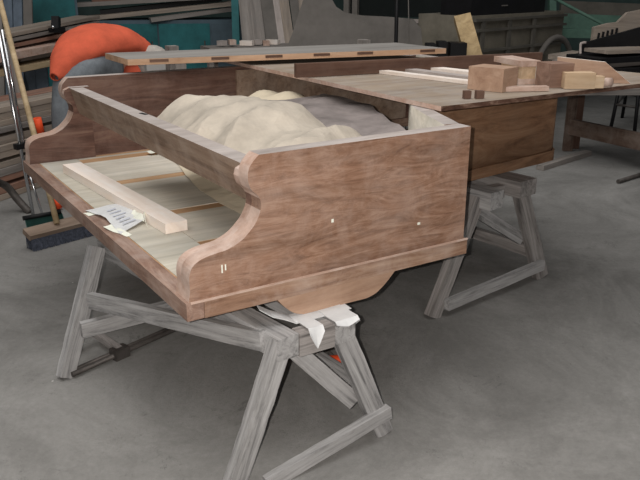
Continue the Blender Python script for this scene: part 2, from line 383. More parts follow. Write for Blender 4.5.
for k, q in enumerate(([(-.006, .745), (-.004, .69), (.030, .70), (.030, .745)], [(.085, .75), (.082, .70), (.115, .70), (.112, .76)], [(.075, .60), (.105, .54), (.118, .60), (.115, .64)], [(.0, .57), (.028, .47), (.043, .47), (.024, .575)], [(.098, .50), (.108, .545), (.122, .575), (.104, .545)])):
    hz = [.001, .002, .020, .003, .03][k]
    sheet('tape', [[(q[0][0], q[0][1], z0+.001), (q[1][0], q[1][1], z0+hz*.5)], [(q[3][0], q[3][1], z0+hz), (q[2][0], q[2][1], z0+hz+.002)]], .0006, TAPE, nt_, 4, .006, 25, k)
ms = sheet('masking_strip', [[(.465, 1.395, z0+.001), (.440, 1.12, z0+.004), (.40, .96, z0+.003), (.365, .76, z0+.003), (.355, .60, z0+.004), (.365, .49, z0+.002)], [(.50, 1.39, z0+.002), (.48, 1.12, z0+.008), (.46, .94, z0+.02), (.45, .74, z0+.02), (.44, .60, z0+.02), (.44, .49, z0+.02)]], .0008, PAPERD, None, 4, .006, 16)
tag(ms, 'beige torn paper strip lying on the keybed under the front rail', 'paper')
tn = sheet('tape_scrap', [[(.41, 1.36, z0+.008), (.41, 1.32, z0+.010)], [(.45, 1.36, z0+.010), (.45, 1.31, z0+.012)]], .0008, TAPE, None, 4, .006, 30, 3)
tag(tn, 'small pale tape scrap on the far end of the beige strip', 'tape')

# ------------------------------------------------------------------ loose board across the tail
TB = T+.0015
bx = [(.825, .195), (1.80, .20), (1.93, .38), (1.86, .80), (1.50, 1.45), (1.40, 1.62), (.862, 1.63)]
bo = prism('loose_board', bx, (0, 0, TB), (1, 0, 0), (0, 1, 0), .013, [DUSTB, DARKE, EDGE], None, .001, edgemat=lambda mid, d: 1 if mid.y < .4 else 2)
tag(bo, 'wide dusty veneered board laid flat over the tail of the piano case', 'board')
BT = TB+.0135
lb = beam('brown_bar', (.80, .915, BT+.024), (1.835, .765, BT+.024), .022, .046, BRN, None, bev=.001)
tag(lb, 'long narrow brown rail standing on edge on the wide loose board', 'rail')
for k, (a, b, w_) in enumerate((((1.13, .86), (1.20, .46), .035), ((1.24, .86), (1.28, .50), .045), ((1.35, .84), (1.40, .50), .05))):
    q = beam('pale_strip', V(a+(BT+.006,)), V(b+(BT+.006,)), w_, .011, PALE if k != 1 else TOPE)
    tag(q, ('pinkish pale strip lying nearest the camera behind the brown cube', 'greyish thin strip lying between two paler strips', 'pale thin strip lying farthest right, behind the wooden cubes')[k], 'strip', None)
# blocks on the board
def blk(name, px0, px1, yb, ytop, depth, rz, mat, label):
    pass
q = beam('wood_block', (1.127, .344, BT+.035), (1.212, .367, BT+.035), .120, .069, BLOCKW); tag(q, 'cube-like rough brown wood block with a greyish right face on the wide board', 'block')
q = beam('small_block', (.966, .262, BT+.0115), (.985, .256, BT+.0115), .016, .022, BRN); tag(q, 'small dark wood cube, left of the two small cubes', 'block')
q = beam('small_block', (.996, .245, BT+.0115), (1.018, .238, BT+.0115), .016, .022, BRN); tag(q, 'small dark wood cube, right of the two small cubes', 'block')
sc_ = thing('notched_block', (1.30, .46, BT), 'light notched wood block with a pale inset, between the two brown cubes', 'block')
beam('block_body', (1.392, .510, BT+.037), (1.345, .375, BT+.037), .05, .038, PINE, sc_)
beam('block_top', (1.392, .535, BT+.066), (1.347, .370, BT+.066), .070, .018, EDGE, sc_)
beam('block_foot', (1.392, .510, BT+.009), (1.345, .375, BT+.009), .06, .018, EDGE, sc_)
q = beam('wood_block', (1.350, .318, BT+.037), (1.428, .298, BT+.037), .080, .073, wood('dark_cube', (110, 86, 76), (142, 114, 100), (164, 138, 124), 'x', 24, .1)); tag(q, 'dark brown cube with a pale front edge right of the notched block', 'block')
q = beam('thin_offcut', (1.17, .305, BT+.008), (1.29, .245, BT+.008), .030, .014, EDGE); tag(q, 'thin pinkish offcut lying in front of the dark brown cube', 'offcut')
pk = thing('turned_pine_block', (1.42, .2, BT), 'pale pine block with a stepped round tenon at its right end', 'block')
beam('block_body', (1.375, .262, BT+.025), (1.455, .212, BT+.025), .05, .048, PINE, pk)
beam('tenon', (1.456, .211, BT+.020), (1.480, .196, BT+.020), .036, .036, PINE, pk)
tube('dowel', [(1.481, .195, BT+.018), (1.505, .180, BT+.018)], .014, EDGE, pk, 14)
q = prism('tapered_panel', [(0, 0), (0, .078), (.15, .066), (.235, .0)], (1.505, .40, BT), (.52, -.62, 0), (0, 0, 1), .014, [BLOCKW, PALE], None, .0, edgemat=lambda mid, d: 1)
tag(q, 'thin reddish panel with a slanted end standing behind the pine block', 'panel')

# ------------------------------------------------------------------ lid panel behind
LZ = .778
LIDG = wood('grey_lid_top', (128, 124, 120), (146, 142, 138), (160, 156, 152), 'x', 10, .08, .8, (150, 148, 146), .5)
lid = thing('lid_panel', (1.3, 1.9, LZ), 'large dusty grey panel with pale pine edge and dark slots lying behind the piano case', 'panel')
A, Bc, Cc, D = at(128, 66, 1), at(105, 54, 1), at(430, 53.5, 1), at(392, 43.5, 1)
def onz(px, py, z):
    d = fwd + rgt*(px-320)/FPX - upv*(py-240)/FPX; t = (z-CZ)/d.z; q = V((CX, CY, CZ))+d*t; return (q.x, q.y)
lp = [onz(128, 65.5, LZ), onz(446, 53.5, LZ), onz(396, 43, LZ+.02), onz(105, 53.5, LZ+.02)]
prism('panel_board', lp, (0, 0, LZ), (1, 0, 0), (0, 1, 0), .022, [LIDG, wood('lid_edge', (180, 140, 110), (206, 168, 138), (222, 190, 162))], lid, .0, edgemat=lambda mid, d: 1)
a, b = V(lp[0]), V(lp[1]); dn = (b-a).normalized(); nn = V((dn.y, -dn.x))
for px in (153, 217, 276, 331, 383, 432):
    q = V(onz(px, 58, LZ+.01)); t = (q-a).dot(dn)
    if px == 432: t = (b-a).length-.09
    m_ = a+dn*t+nn*.0008
    beam('dark_slot', V((m_.x-dn.x*.035, m_.y-dn.y*.035, LZ+.014)), V((m_.x+dn.x*.035, m_.y+dn.y*.035, LZ+.014)), .002, .010, BRN, lid, bev=0)
m_ = V(onz(150, 66, LZ-.02)); q = block('spacer_block', (m_.x, 1.50, T+.0145), (.075, .03, .026), 0, WHITE); tag(q, 'small white spacer block on the far side under the grey panel', 'block')

for px_, py_ in ((.75, 1.83), (.85, 2.15), (1.75, 1.74), (1.85, 1.98)):
    beam('leg', (px_, py_, .002), (px_, py_, LZ-.001), .05, .05, OLDW2, lid, up=(0, 1, 0))
# ------------------------------------------------------------------ trestles
def leg(name, top, foot, w_, h_, mat, par, up):
    return beam(name, top, foot, w_, h_, mat, par, up=up, bev=.003, wob=.0015)
t1 = thing('sawhorse', (.2, .32, 0), 'weathered grey wooden trestle under the keyboard end of the piano case', 'trestle')
z1 = .358
leg('leg', (.187, -.05, z1-.012), (.066, -.032, .002), .046, .030, TREST, t1, (0, 1, .05))
leg('leg', (.335, -.05, z1-.015), (.483, -.035, .002), .048, .030, TREST, t1, (0, 1, .05))
leg('leg', (.030, .76, z1-.015), (-.122, .672, .002), .044, .030, TREST, t1, (-.2, 1, .05))
leg('leg', (.235, .725, z1-.02), (.415, .70, .002), .06, .030, TREST, t1, (0, 1, .05))
# the two long top beams
beam('top_beam', (.195, -.067, z1-.026), (.070, .80, z1-.026), .055, .052, TREST, t1, bev=.012)
beam('top_beam', (.345, -.067, z1-.026), (.245, .80, z1-.026), .055, .052, TREST, t1, bev=.012)
beam('cross_piece', (.224, -.048, z1-.030), (.316, -.048, z1-.030), .034, .056, TREST_D, t1, up=(0, 0, 1), bev=.004)
beam('cross_piece', (.10, .765, z1-.030), (.22, .765, z1-.030), .034, .056, TREST_D, t1, bev=.004)
beam('brace', (.130, -.068, .008), (.482, -.060, .075), .022, .034, TREST, t1, up=(0, 0, 1), wob=.001)
beam('brace', (-.062, .672, .135), (.37, .668, .145), .022, .045, TREST, t1)
beam('diagonal_brace', (.160, -.020, .338), (-.022, .690, .212), .022, .044, TREST, t1, wob=.001)
beam('diagonal_brace', (.218, .02, .318), (.405, -.018, .108), .024, .042, TREST, t1, wob=.001)
beam('side_brace', (.445, .0, .12), (.37, .68, .14), .022, .045, TREST, t1)
# cloth between trestle and case
def lobe(x0, x1, drop, y0=-.085):
    xs = [x0+(x1-x0)*k/6 for k in range(7)]
    top = [(x, .02, z1+.0035) for x in xs]; mid = [(x, y0+.006, z1+.004) for x in xs]; low = [(x, y0-.003, z1-drop*(1-abs(k-3)/3.4)**.8) for k, x in enumerate(xs)]
    return [top, mid, low]
cl = thing('padding_cloth', (.28, -.05, z1), 'white padding cloth draped between the trestle top and the piano case', 'cloth')
sheet('cloth_fold', lobe(.246, .284, .045, -.070), .0012, WHITE, cl, 3, .003, 20, 3)
sheet('cloth_fold', lobe(.315, .376, .012, -.072), .0012, WHITE, cl, 3, .003, 20, 5)
sheet('cloth_fold', [[(.165, .02, z1+.050), (.195, .02, z1+.030), (.245, .02, z1+.004), (.39, .02, z1+.004)], [(.160, -.005, z1+.048), (.19, -.01, z1+.025), (.24, -.025, z1+.003), (.39, -.022, z1+.003)]], .0012, WHITE, cl, 4, .003, 20, 8)
sheet('cloth_fold', [[(.376, .02, z1+.004), (.392, .02, z1-.02), (.394, .01, z1-.045)], [(.376, -.058, z1+.003), (.392, -.055, z1-.015), (.394, -.035, z1-.035)]], .0012, WHITE, cl, 4, .003, 20, 9)

t2 = thing('sawhorse', (1.3, .8, 0), 'weathered darker wooden trestle under the tail of the piano case', 'trestle')
z2 = .418
leg('leg', (1.225, .44, z2-.03), (1.035, .42, .002), .046, .035, TREST_D, t2, (0, 1, .05))
leg('leg', (1.465, .485, z2-.02), (1.625, .478, .002), .058, .030, TREST_D, t2, (0, 1, .05))
leg('leg', (1.05, 1.28, z2-.02), (.93, 1.31, .002), .055, .035, TREST_D, t2, (0, 1, .05))
leg('leg', (1.35, 1.30, z2-.02), (1.50, 1.33, .002), .055, .035, TREST_D, t2, (0, 1, .05))
beam('top_beam', (1.262, .385, z2-.033), (1.11, 1.33, z2-.033), .072, .060, TREST, t2, bev=.003)
beam('top_beam', (1.458, .43, z2-.030), (1.34, 1.33, z2-.030), .095, .058, TREST_D, t2, bev=.003)
beam('cross_piece', (1.285, .50, z2-.045), (1.40, .50, z2-.045), .035, .045, TREST_D, t2)
beam('cross_piece', (1.145, 1.28, z2-.05), (1.31, 1.28, z2-.05), .035, .045, TREST_D, t2)
beam('brace', (1.075, .395, .045), (1.600, .452, .064), .022, .038, TREST, t2, wob=.001)
beam('diagonal_brace', (1.285, .50, .315), (1.530, .505, .165), .022, .045, TREST, t2, wob=.001)
beam('side_brace', (1.60, .52, .10), (1.47, 1.30, .12), .022, .045, TREST_D, t2)

# clamps on the floor
c1 = thing('bar_clamp', (.12, .73, 0), 'long iron bar clamp lying on the floor behind the left trestle leg', 'clamp')
d_ = V((.529, .174, 0)).normalized(); p0 = V((-.105, .656, .012))
tube('bar', [p0, p0+d_*.56], .008, IRON, c1); tube('bar', [p0+V((-.006, .02, 0)), p0+V((-.006, .02, 0))+d_*.56], .006, IRON, c1)
pj = p0+d_*.165
beam('jaw', pj+V((0, 0, .012)), pj+V((-.04, .135, .030)), .022, .018, TREST_D, c1, bev=.003)
block('slider', pj+V((0, 0, .004)), (.05, .035, .034), .32, IRON, c1, .004)
tube('screw', [pj+V((-.11, .10, .03)), pj+V((.0, .15, .03))], .010, IRON, c1)
tube('handle', [pj+V((-.12, .095, .024)), pj+V((-.085, .11, .026))], .016, PINE, c1, 12)
c2 = thing('bar_clamp', (.6, .45, 0), 'iron bar clamp with an orange handle lying under the near trestle end', 'clamp')
tube('bar', [(.44, .425, .014), (.80, .545, .014)], .012, BLACK, c2)
tube('handle', [(.545, .315, .022), (.575, .300, .022), (.60, .285, .022)], .018, OR, c2, 12)
tube('screw', [(.60, .48, .016), (.576, .312, .02)], .005, IRON, c2)

# ------------------------------------------------------------------ sweeping tools at the left
br = thing('push_broom', (.2, 1.9, 0), 'wide push broom with long wooden handle standing on the floor left of the piano', 'broom')
e0, e1 = V((.032, 1.835, 0)), V((.34, 1.92, 0))
beam('broom_head', e0+V((0, 0, .068)), e1+V((0, 0, .068)), .060, .024, wood('broom_head_wood', (112, 96, 82), (140, 122, 108), (160, 144, 130), 'x', 20, .1), br, up=(.12, -.36, 1), bev=.004)
bm = bmesh.new(); L_ = (e1-e0).length; nb = 120; rr = random.Random(3)
for row in range(6):
    for k in range(nb):
        x = -L_/2+.008+(L_-.016)*k/(nb-1); y = -.022+.0088*row; j1, j2 = rr.uniform(-.004, .004), rr.uniform(-.006, .002)
        a = [bm.verts.new((x+dx*.0022, y+dy*.0022, .054)) for dx, dy in ((-1, -1), (1, -1), (0, 1))]
        b = [bm.verts.new((x+dx*.0022+j1, y*1.35+dy*.0022+j2-.004, .001)) for dx, dy in ((-1, -1), (1, -1), (0, 1))]
        for i in range(3): bm.faces.new((a[i], a[(i+1) % 3], b[(i+1) % 3], b[i]))
mw = frame(e0, e1, V((0, 0, 1)))
o = frombm('bristles', bm, BRIST, br, mw); o['kind'] = 'stuff'
hb = V((.168, 1.868, .085)); ht = at(-4, -14, 3.42)
tube('handle', [hb, hb.lerp(ht, .5), ht+(ht-hb)*.12], .0125, POLEW, br, 12)

dp = thing('lobby_dustpan', (.16, 2.1, 0), 'dark green upright dustpan with two chrome handle tubes beside the broom', 'dustpan')
pa = V((.155, 2.06, 0))
bm = bmesh.new()
fr_ = [(-.075, -.06), (.075, -.05), (.085, .05), (-.065, .04)]
bo_ = [bm.verts.new((x, y, .004)) for x, y in fr_]; to_ = [bm.verts.new((x*1.08, y*1.08, h)) for (x, y), h in zip(fr_, (.022, .022, .055, .055))]
bm.faces.new(bo_[::-1])
for i in range(4):
    if i != 0: bm.faces.new((bo_[i], bo_[(i+1) % 4], to_[(i+1) % 4], to_[i]))
o = frombm('pan', bm, PANG, dp, Matrix.Translation(pa)); s_ = o.modifiers.new('t', 'SOLIDIFY'); s_.thickness = .005; s_.offset = 1
tube('pan_rim', [pa+V((-.08, .045, .06)), pa+V((.09, .055, .06))], .010, BLACK, dp)
tt = at(-2, 30, 3.35); tb = at(34, 219, 3.62)
tube('handle_tube', [tb, tb.lerp(tt, .5), tt], .0085, CHROME, dp)
tt2 = at(2, 30, 3.40); tb2 = at(44, 219, 3.64)
tube('handle_tube', [at(28, 170, 3.55), at(36, 195, 3.6), tb2], .006, CHROME, dp)
tube('handle_tube', [tt+V((.02, .02, 0)), at(24, 146, 3.55)], .0075, CHROME, dp)
jn = at(21, 146, 3.50); block('joint_clamp', jn, (.06, .03, .025), .3, BLACK, dp, .004)

# ------------------------------------------------------------------ person
def skin(name, verts, edges, mat, parent, sub=2, root=0):
    me = bpy.data.meshes.new(name); c = V(verts[0][0]); me.from_pydata([V(v)-c for v, r in verts], edges, [])
    o = bpy.data.objects.new(name, me); link(o, parent, mat, Matrix.Translation(c))
    sk = o.modifiers.new('skin', 'SKIN'); sk.use_smooth_shade = True
    for i, (v, r) in enumerate(verts):
        sv = me.skin_vertices[0].data[i]; sv.radius = (r, r) if not isinstance(r, tuple) else r; sv.use_root = i == root
    ss = o.modifiers.new('sub', 'SUBSURF'); ss.levels = sub; ss.render_levels = sub
    return o
pe = thing('person', (.45, 2.45, 0), 'person in an orange shirt and grey trousers bent low behind the piano case', 'person')
HP, SH = V((.50, 2.50, .66)), V((.84, 2.68, .66))
bv = [(HP, .11), ((.58, 2.54, .73), .080), ((.72, 2.62, .73), .085), (SH, .085), ((.885, 2.64, .64), .052), ((.905, 2.60, .64), .055), ((.925, 2.575, .62), .078), ((.94, 2.56, .57), .06),
      ((.46, 2.43, .60), .09), ((.37, 2.37, .40), .058), ((.43, 2.45, .08), .040), ((.36, 2.36, .045), .034),
      ((.55, 2.62, .60), .09), ((.54, 2.66, .36), .06), ((.54, 2.72, .08), .040), ((.52, 2.61, .045), .034),
      ((.80, 2.57, .60), .050), ((.80, 2.47, .44), .040), ((.88, 2.42, .25), .028),
      ((.82, 2.80, .60), .050), ((.86, 2.90, .42), .040), ((.96, 2.84, .25), .028)]
be = [(0, 1), (1, 2), (2, 3), (3, 4), (4, 5), (5, 6), (6, 7), (0, 8), (8, 9), (9, 10), (10, 11), (0, 12), (12, 13), (13, 14), (14, 15), (3, 16), (16, 17), (17, 18), (3, 19), (19, 20), (20, 21)]
def hand(base_, dirv, side_):
    dirv = dirv.normalized(); side_ = side_.normalized(); n0 = len(bv)
    bv.append((base_+dirv*.05, .022)); be.append((18 if side_.x > 0 else 21, n0))
    pn = dirv.cross(side_)
    for k, ln in enumerate((.065, .075, .07, .055)):
        o_f = (k-1.5)*.020; i0 = len(bv)
        bv.append((base_+dirv*.085+side_*o_f, .0095)); be.append((n0, i0))
        bv.append((base_+dirv*(.085+ln*.6)+side_*o_f*1.15+pn*.008, .0085)); be.append((i0, i0+1))
        bv.append((base_+dirv*(.085+ln)+side_*o_f*1.15+pn*.024, .0075)); be.append((i0+1, i0+2))
    i0 = len(bv)
    bv.append((base_+dirv*.055-side_*.038+pn*.01, .010)); be.append((n0, i0)); bv.append((base_+dirv*.09-side_*.052+pn*.02, .0085)); be.append((i0, i0+1))
hand(V((.88, 2.42, .25)), V((.2, -.1, -1)), V((1, .2, 0)))
hand(V((.96, 2.84, .25)), V((.2, -.1, -1)), V((-1, .2, 0)))
body = skin('body', bv, be, SKIN, pe, 1)
# face details on the head, which hangs towards the floor
hc = V((.93, 2.57, .60)); fdir = V((.35, .12, -.2)).normalized()
fx = V((.86, .3, -.1)).normalized(); fy = V((-.33, .94, 0)).normalized(); fz = V((.25, .08, -.96)).normalized()
def ball(name, c, r, mat, par, sc3=(1, 1, 1)):
    bm = bmesh.new(); bmesh.ops.create_uvsphere(bm, u_segments=20, v_segments=12, radius=r)
    for v in bm.verts: v.co = V((v.co.x*sc3[0], v.co.y*sc3[1], v.co.z*sc3[2]))
    return frombm(name, bm, mat, par, Matrix.Translation(V(c)), smooth=True)
for s in (-1, 1):
    ball('eye', hc+fx*.082+fy*s*.03, .012, WHITE, pe); ball('ear', hc+fy*s*.088, .028, SKIN, pe, (.7, .5, 1))
ball('nose', hc+fx*.098+fz*.02, .016, SKIN, pe, (1.2, .8, 1)); ball('mouth', hc+fx*.085+fz*.055, .016, OR, pe, (.5, 1.3, .4))
ball('hair', hc+V((-.03, -.02, .048)), .098, HAIR, pe, (1, .95, 1.05))
# trousers and shirt as clothing over the body
tr = [((.49, 2.48, .675), .125), ((.45, 2.40, .63), .115), ((.37, 2.37, .40), .072), ((.43, 2.45, .07), .060), ((.55, 2.62, .60), .11), ((.54, 2.66, .36), .075), ((.54, 2.72, .07), .060), ((.62, 2.50, .655), .10), ((.72, 2.54, .635), .085)]
skin('trousers', tr, [(0, 1), (1, 2), (2, 3), (0, 4), (4, 5), (5, 6), (0, 7), (7, 8)], TROUS, pe, 2)
def shirt():
    "draped tube along the back with a hem that hangs at the hip and cut sleeves"
    bm = bmesh.new(); path = [(V((.345, 2.37, .635)), .025, .025), (V((.375, 2.39, .655)), .05, .045), (V((.43, 2.43, .705)), .09, .070), (V((.53, 2.50, .748)), .145, .100), (V((.64, 2.57, .755)), .17, .108), (V((.74, 2.63, .74)), .165, .105), (V((.83, 2.67, .705)), .14, .09), (V((.90, 2.71, .67)), .08, .06)]
    rings = []; N = 36
    pts = smoothline([tuple(p_)+(a_, b_) for p_, a_, b_ in path], 4)
    for i, q in enumerate(pts):
        c = V(q[:3]); nx = V(pts[min(i+1, len(pts)-1)][:3])-V(pts[max(i-1, 0)][:3]); t = nx.normalized(); sx = t.cross(V((0, 0, 1))).normalized(); uz = sx.cross(t)
        ring = []
        for k in range(N):
            an = 2*math.pi*k/N; r = 1+.035*noise.noise(V((i*.35, math.cos(an)*2.2, math.sin(an)*2.2)))+.03*math.sin(an*5+i*.75+2.5*noise.noise(V((i*.3, 0, an))))
            ring.append(bm.verts.new(c+sx*math.cos(an)*q[3]*r+uz*math.sin(an)*q[4]*r*(1 if math.sin(an) > 0 else .62)))
        rings.append(ring)
    for a, b in zip(rings, rings[1:]):
        for k in range(N): bm.faces.new((a[k], a[(k+1) % N], b[(k+1) % N], b[k]))
    o = frombm('shirt', bm, SHIRT, pe, Matrix(), smooth=True); s_ = o.modifiers.new('t', 'SOLIDIFY'); s_.thickness = .004
    return o
sh = shirt()
skin('sleeve', [((.79, 2.60, .66), .08), ((.80, 2.55, .58), .066), ((.80, 2.51, .50), .056)], [(0, 1), (1, 2)], SHIRT, pe, 2)
skin('sleeve', [((.82, 2.74, .67), .085), ((.83, 2.82, .58), .066), ((.845, 2.86, .50), .056)], [(0, 1), (1, 2)], SHIRT, pe, 2)

# ------------------------------------------------------------------ lumber pile at the left
u_ = V((math.cos(.62), math.sin(.62), 0)); v_ = V((-u_.y, u_.x, 0))
org = V((.0, 2.60, 0))
rr = random.Random(11); z = 0.
lay = [(.03, 0), (.035, .02), (.03, .05), (.04, .04), (.03, .08), (.035, .10), (.03, .10), (.04, .14), (.03, .16), (.03, .2), (.035, .22), (.03, .26)]
ORD = 'lowest,second,third,fourth,fifth,sixth,seventh,eighth,ninth,tenth,eleventh,topmost'.split(',')
where = ['at the bottom of', 'low in', 'midway up', 'high in', 'on top of']
for i, (h, off) in enumerate(lay):
    if i % 3 == 2 and i < 11:
        for s in (-.9, .5, 1.6):
            c = org+u_*s+v_*(off*.4+.15)
            q = beam('spacer_batten', c-v_*.16+V((0, 0, z+.008)), c+v_*.2+V((0, 0, z+.008)), .03, .015, OLDW2); tag(q, 'thin batten in the lumber pile above its %s layer of planks, %s of three' % (ORD[i], {-.9: 'left', .5: 'middle', 1.6: 'far right'}[s]), 'batten', 'battens in the lumber pile')
        z += .017
    for k in range(2):
        w_ = rr.uniform(.10, .15); a = -1.7+rr.uniform(-.25, .25); b = 1.75+rr.uniform(-.5, .7); y = off*.4+.07+k*.165+rr.uniform(-.008, .008)
        m_ = rr.choice([OLDW, OLDW, OLDW2, OLDW3]); p0 = org+u_*a+v_*y; p1 = org+u_*b+v_*y
        q = beam('plank', p0+V((0, 0, z+h/2)), p1+V((0, 0, z+h/2+rr.uniform(0, .0))), w_, h*.92, m_, bev=.002)
        tag(q, 'old sawn plank in the lumber pile left of the piano, %s layer, %s row' % (ORD[i], 'front' if k == 0 else 'back'), 'plank', 'planks of the lumber pile')
    z += h
# dark hose on the floor before the pile
q = tube('floor_hose', smoothline([tuple(at(-14, 178, 3.45)), tuple(at(6, 186, 3.62)), tuple(at(18, 200, 3.66)), tuple(at(30, 213, 3.66))], 5), .018, IRON); tag(q, 'dark thick tube sloping down to the floor at the left edge', 'tube')
ot = thing('orange_tool', tuple(at(58, 206, 3.55)), 'slim tool with orange grips standing between the broom and the lumber', 'tool')
a, b = at(37, 118, 3.50), at(60, 214, 3.72)
tube('shaft', [a, b], .006, IRON, ot); tube('grip', [a, a.lerp(b, .16)], .019, OR, ot, 12); tube('lower_grip', [a.lerp(b, .83), a.lerp(b, .93)], .019, OR, ot, 12)

# ------------------------------------------------------------------ rack with planks above the pile
def plank_px(name, p0, p1, d0, d1, w_, h_, mat, label, cat, grp=None, up=(0, 0, 1)):
    q = beam(name, at(p0[0], p0[1], d0), at(p1[0], p1[1], d1), w_, h_, mat, up=up); return tag(q, label, cat, grp)
rk = thing('lumber_rack', tuple(at(30, 60, 5.0)), 'low wooden rack above the lumber pile holding long planks', 'rack')
beam('shelf', at(-30, 74, 4.6), at(95, 50, 6.0), .35, .035, POLEW, rk)
beam('shelf', at(-30, 59, 4.6), at(95, 36, 6.0), .35, .045, PALE if 0 else EDGE, rk)
for s in (.15, .93):
    q = at(-30, 74, 4.2).lerp(at(95, 50, 5.6), s); 
    for dy in (-.14, .14):
        qq = q+V((-.6, .75, 0))*dy; beam('post', (qq.x, qq.y, 0), (qq.x, qq.y, q.z+.16), .045, .045, OLDW2, rk, up=(1, 0, 0))
for k, (y, m_, c_) in enumerate(((47, OLDW3, 'reddish'), (41, OLDW2, 'grey'), (36, OLDW, 'brown'))):
    plank_px('rack_plank', (-28, y+4), (88, y-19), 4.62, 5.9, .20, .022, m_, '%s plank lying on the upper shelf of the rack at the left' % c_, 'plank')
q = beam('rack_plank', at(-30, 66, 4.6), at(56, 51, 5.45), .16, .03, OLDW2); tag(q, 'grey plank lying between the two shelves of the rack', 'plank')
# things behind the rack
for k, (x0, x1, m_, l_) in enumerate(((2, -4, OLDW2, 'dark grey board leaning leftmost behind the rack'), (12, 7, BLUE, 'blue-grey board leaning behind the rack, left of its twin'), (21, 17, BLUE, 'blue-grey board leaning behind the rack, right of its twin'), (31, 27, GREYP, 'grey board leaning rightmost behind the rack'))):
    q = beam('leaning_board', at(x0, 130, 5.75), at(x1, -30, 5.95), .068, .02, m_, up=hd); tag(q, l_, 'board')
for k, (x0, x1) in enumerate(((33, 30), (43, 41))):
    q = beam('blue_board', at(x0-2+k*4, 118, 5.3), at(x1, 62, 5.42), .085, .02, BLUE, up=hd); tag(q, 'blue-grey panel standing under the rack, %s of a pair' % ('left' if k == 0 else 'right'), 'panel')
vs = thing('bench_vise', tuple(at(56, 30, 5.2)), 'small black bench tool with a bright knob standing on the rack planks', 'tool')
beam('body', at(56, 32, 5.2), at(56, 17, 5.2), .05, .05, BLACK, vs, up=hd, bev=.008); block('base', at(57, 30, 5.2), (.10, .06, .03), .6, BLACK, vs, .004); ball('knob', at(53, 27, 5.13), .012, CHROME, vs)

# ------------------------------------------------------------------ teal lockers
for (p0_, p1_, ht_, ds_, l_) in (((24, 12, 6.35), (78, 10, 6.5), 1.25, ((.05, .95, TEAL),), 'tall teal steel locker at the left behind the rack'), ((80, 12, 6.55), (242, 6, 6.75), .72, ((.02, .20, TEALD), (.21, .46, TEAL), (.47, .79, TEAL), (.805, .985, TEALD)), 'low teal and blue-grey steel locker with boards stacked on it')):
    La, Lb = at(*p0_), at(*p1_); La.z = Lb.z = 0
    lk = thing('steel_locker', tuple((La+Lb)/2), l_, 'locker')
    ldir = (Lb-La).normalized(); lup = V((-ldir.y, ldir.x, 0)); Ll = (Lb-La).length; ctr = (La+Lb)/2+lup*.25
    beam('cabinet_body', ctr-ldir*Ll/2+V((0, 0, ht_/2+.01)), ctr+ldir*Ll/2+V((0, 0, ht_/2+.01)), .46, ht_-.02, TEALD, lk)
    for f0, f1, m_ in ds_:
        a = La+ldir*Ll*f0+lup*.012; b = La+ldir*Ll*f1+lup*.012
        d2 = beam('locker_door', a+V((0, 0, ht_/2)), b+V((0, 0, ht_/2)), .014, ht_-.06, m_, lk, bev=.003)
        h0 = b-ldir*.05-lup*.012; tube('door_handle', [h0+V((0, 0, .46)), h0+V((0, 0, .54))], .006, IRON, d2)
for k, (x0, y0, x1, y1, m_, dd, w_) in enumerate(((88, 18, 235, 3, OLDW, .0, .3), (70, 5, 225, -4, OLDW2, .05, .28), (100, 12, 220, -1, BLACK, .1, .2), (150, 20, 232, 9, OLDW2, -.08, .1), (92, 2, 200, -9, OLDW3, .1, .2))):
    plank_px('stored_board', (x0, y0), (x1, y1), 6.75+dd, 7.0+dd, w_, .035, m_, ['brown board in the stack on the locker, widest', 'grey board in the stack on the locker, second layer', 'black board in the stack on the locker', 'narrow grey batten along the front of the stack on the locker', 'reddish board on top of the stack on the locker'][k], 'board')
q = beam('green_post', at(237, 60, 6.3), at(234, -40, 6.3), .06, .06, TEAL, up=hd); q2 = q; tag(q, 'teal upright post at the right end of the locker', 'post')
# leaned planks
for k, (xb, xt, w_, m_, l_) in enumerate(((250, 242, .09, OLDW2, 'darkest grey plank leaning leftmost of the row'), (262, 252, .10, OLDW2, 'grey plank leaning second from the left of the row'), (275, 264, .10, GREYP, 'pale grey plank leaning in the middle of the row'), (284, 273, .055, TOPE, 'narrow light plank with bright edge in the leaning row'), (292, 281, .08, OLDW, 'brown plank leaning right of the narrow light one'), (302, 291, .07, GREYP, 'light grey-brown plank leaning near the grey lid'), (308, 299, .05, OLDW, 'narrow brown plank leaning rightmost of the row'))):
    b_ = at(xb, 60, 6.1); b2 = at(xt, -20, 6.35); dz = (b2-b_)/(b2.z-b_.z); fo = b_-dz*b_.z; to = b_+dz*(1.55-b_.z)
    q = beam('leaning_plank', fo+V((0, 0, .004)), to, w_, .024, m_, up=-hd); tag(q, l_, 'plank')
ld = thing('workbench', tuple(V((*at(250, 48, 5.75)[:2], 0))), 'low grey workbench under small offcuts beyond the grey panel', 'workbench')
beam('bench_top', at(205, 49, 5.6), at(300, 46, 5.9), .25, .03, OLDW2, ld)
for x_, d_2 in ((210, 5.55), (294, 5.8), (214, 5.72), (298, 5.97)):
    q = at(x_, 49, d_2); beam('leg', (q.x, q.y, .002), (q.x, q.y, at(250, 48, 5.75).z-.015), .04, .04, OLDW2, ld, up=(1, 0, 0))
for k, x in enumerate((222, 232, 247, 257, 266, 273)):
    q = block('offcut', at(x, 43-(k % 2), 5.6+k*.04), (.06+.02*(k % 3), .05, .035), .3+k, (TOPE, EDGE, PALE)[k % 3]); tag(q, 'small pale offcut on the ledge, %s' % ['leftmost in the row', 'second from left', 'third from left', 'fourth from left', 'fifth from left', 'rightmost in the row'][k], 'offcut')

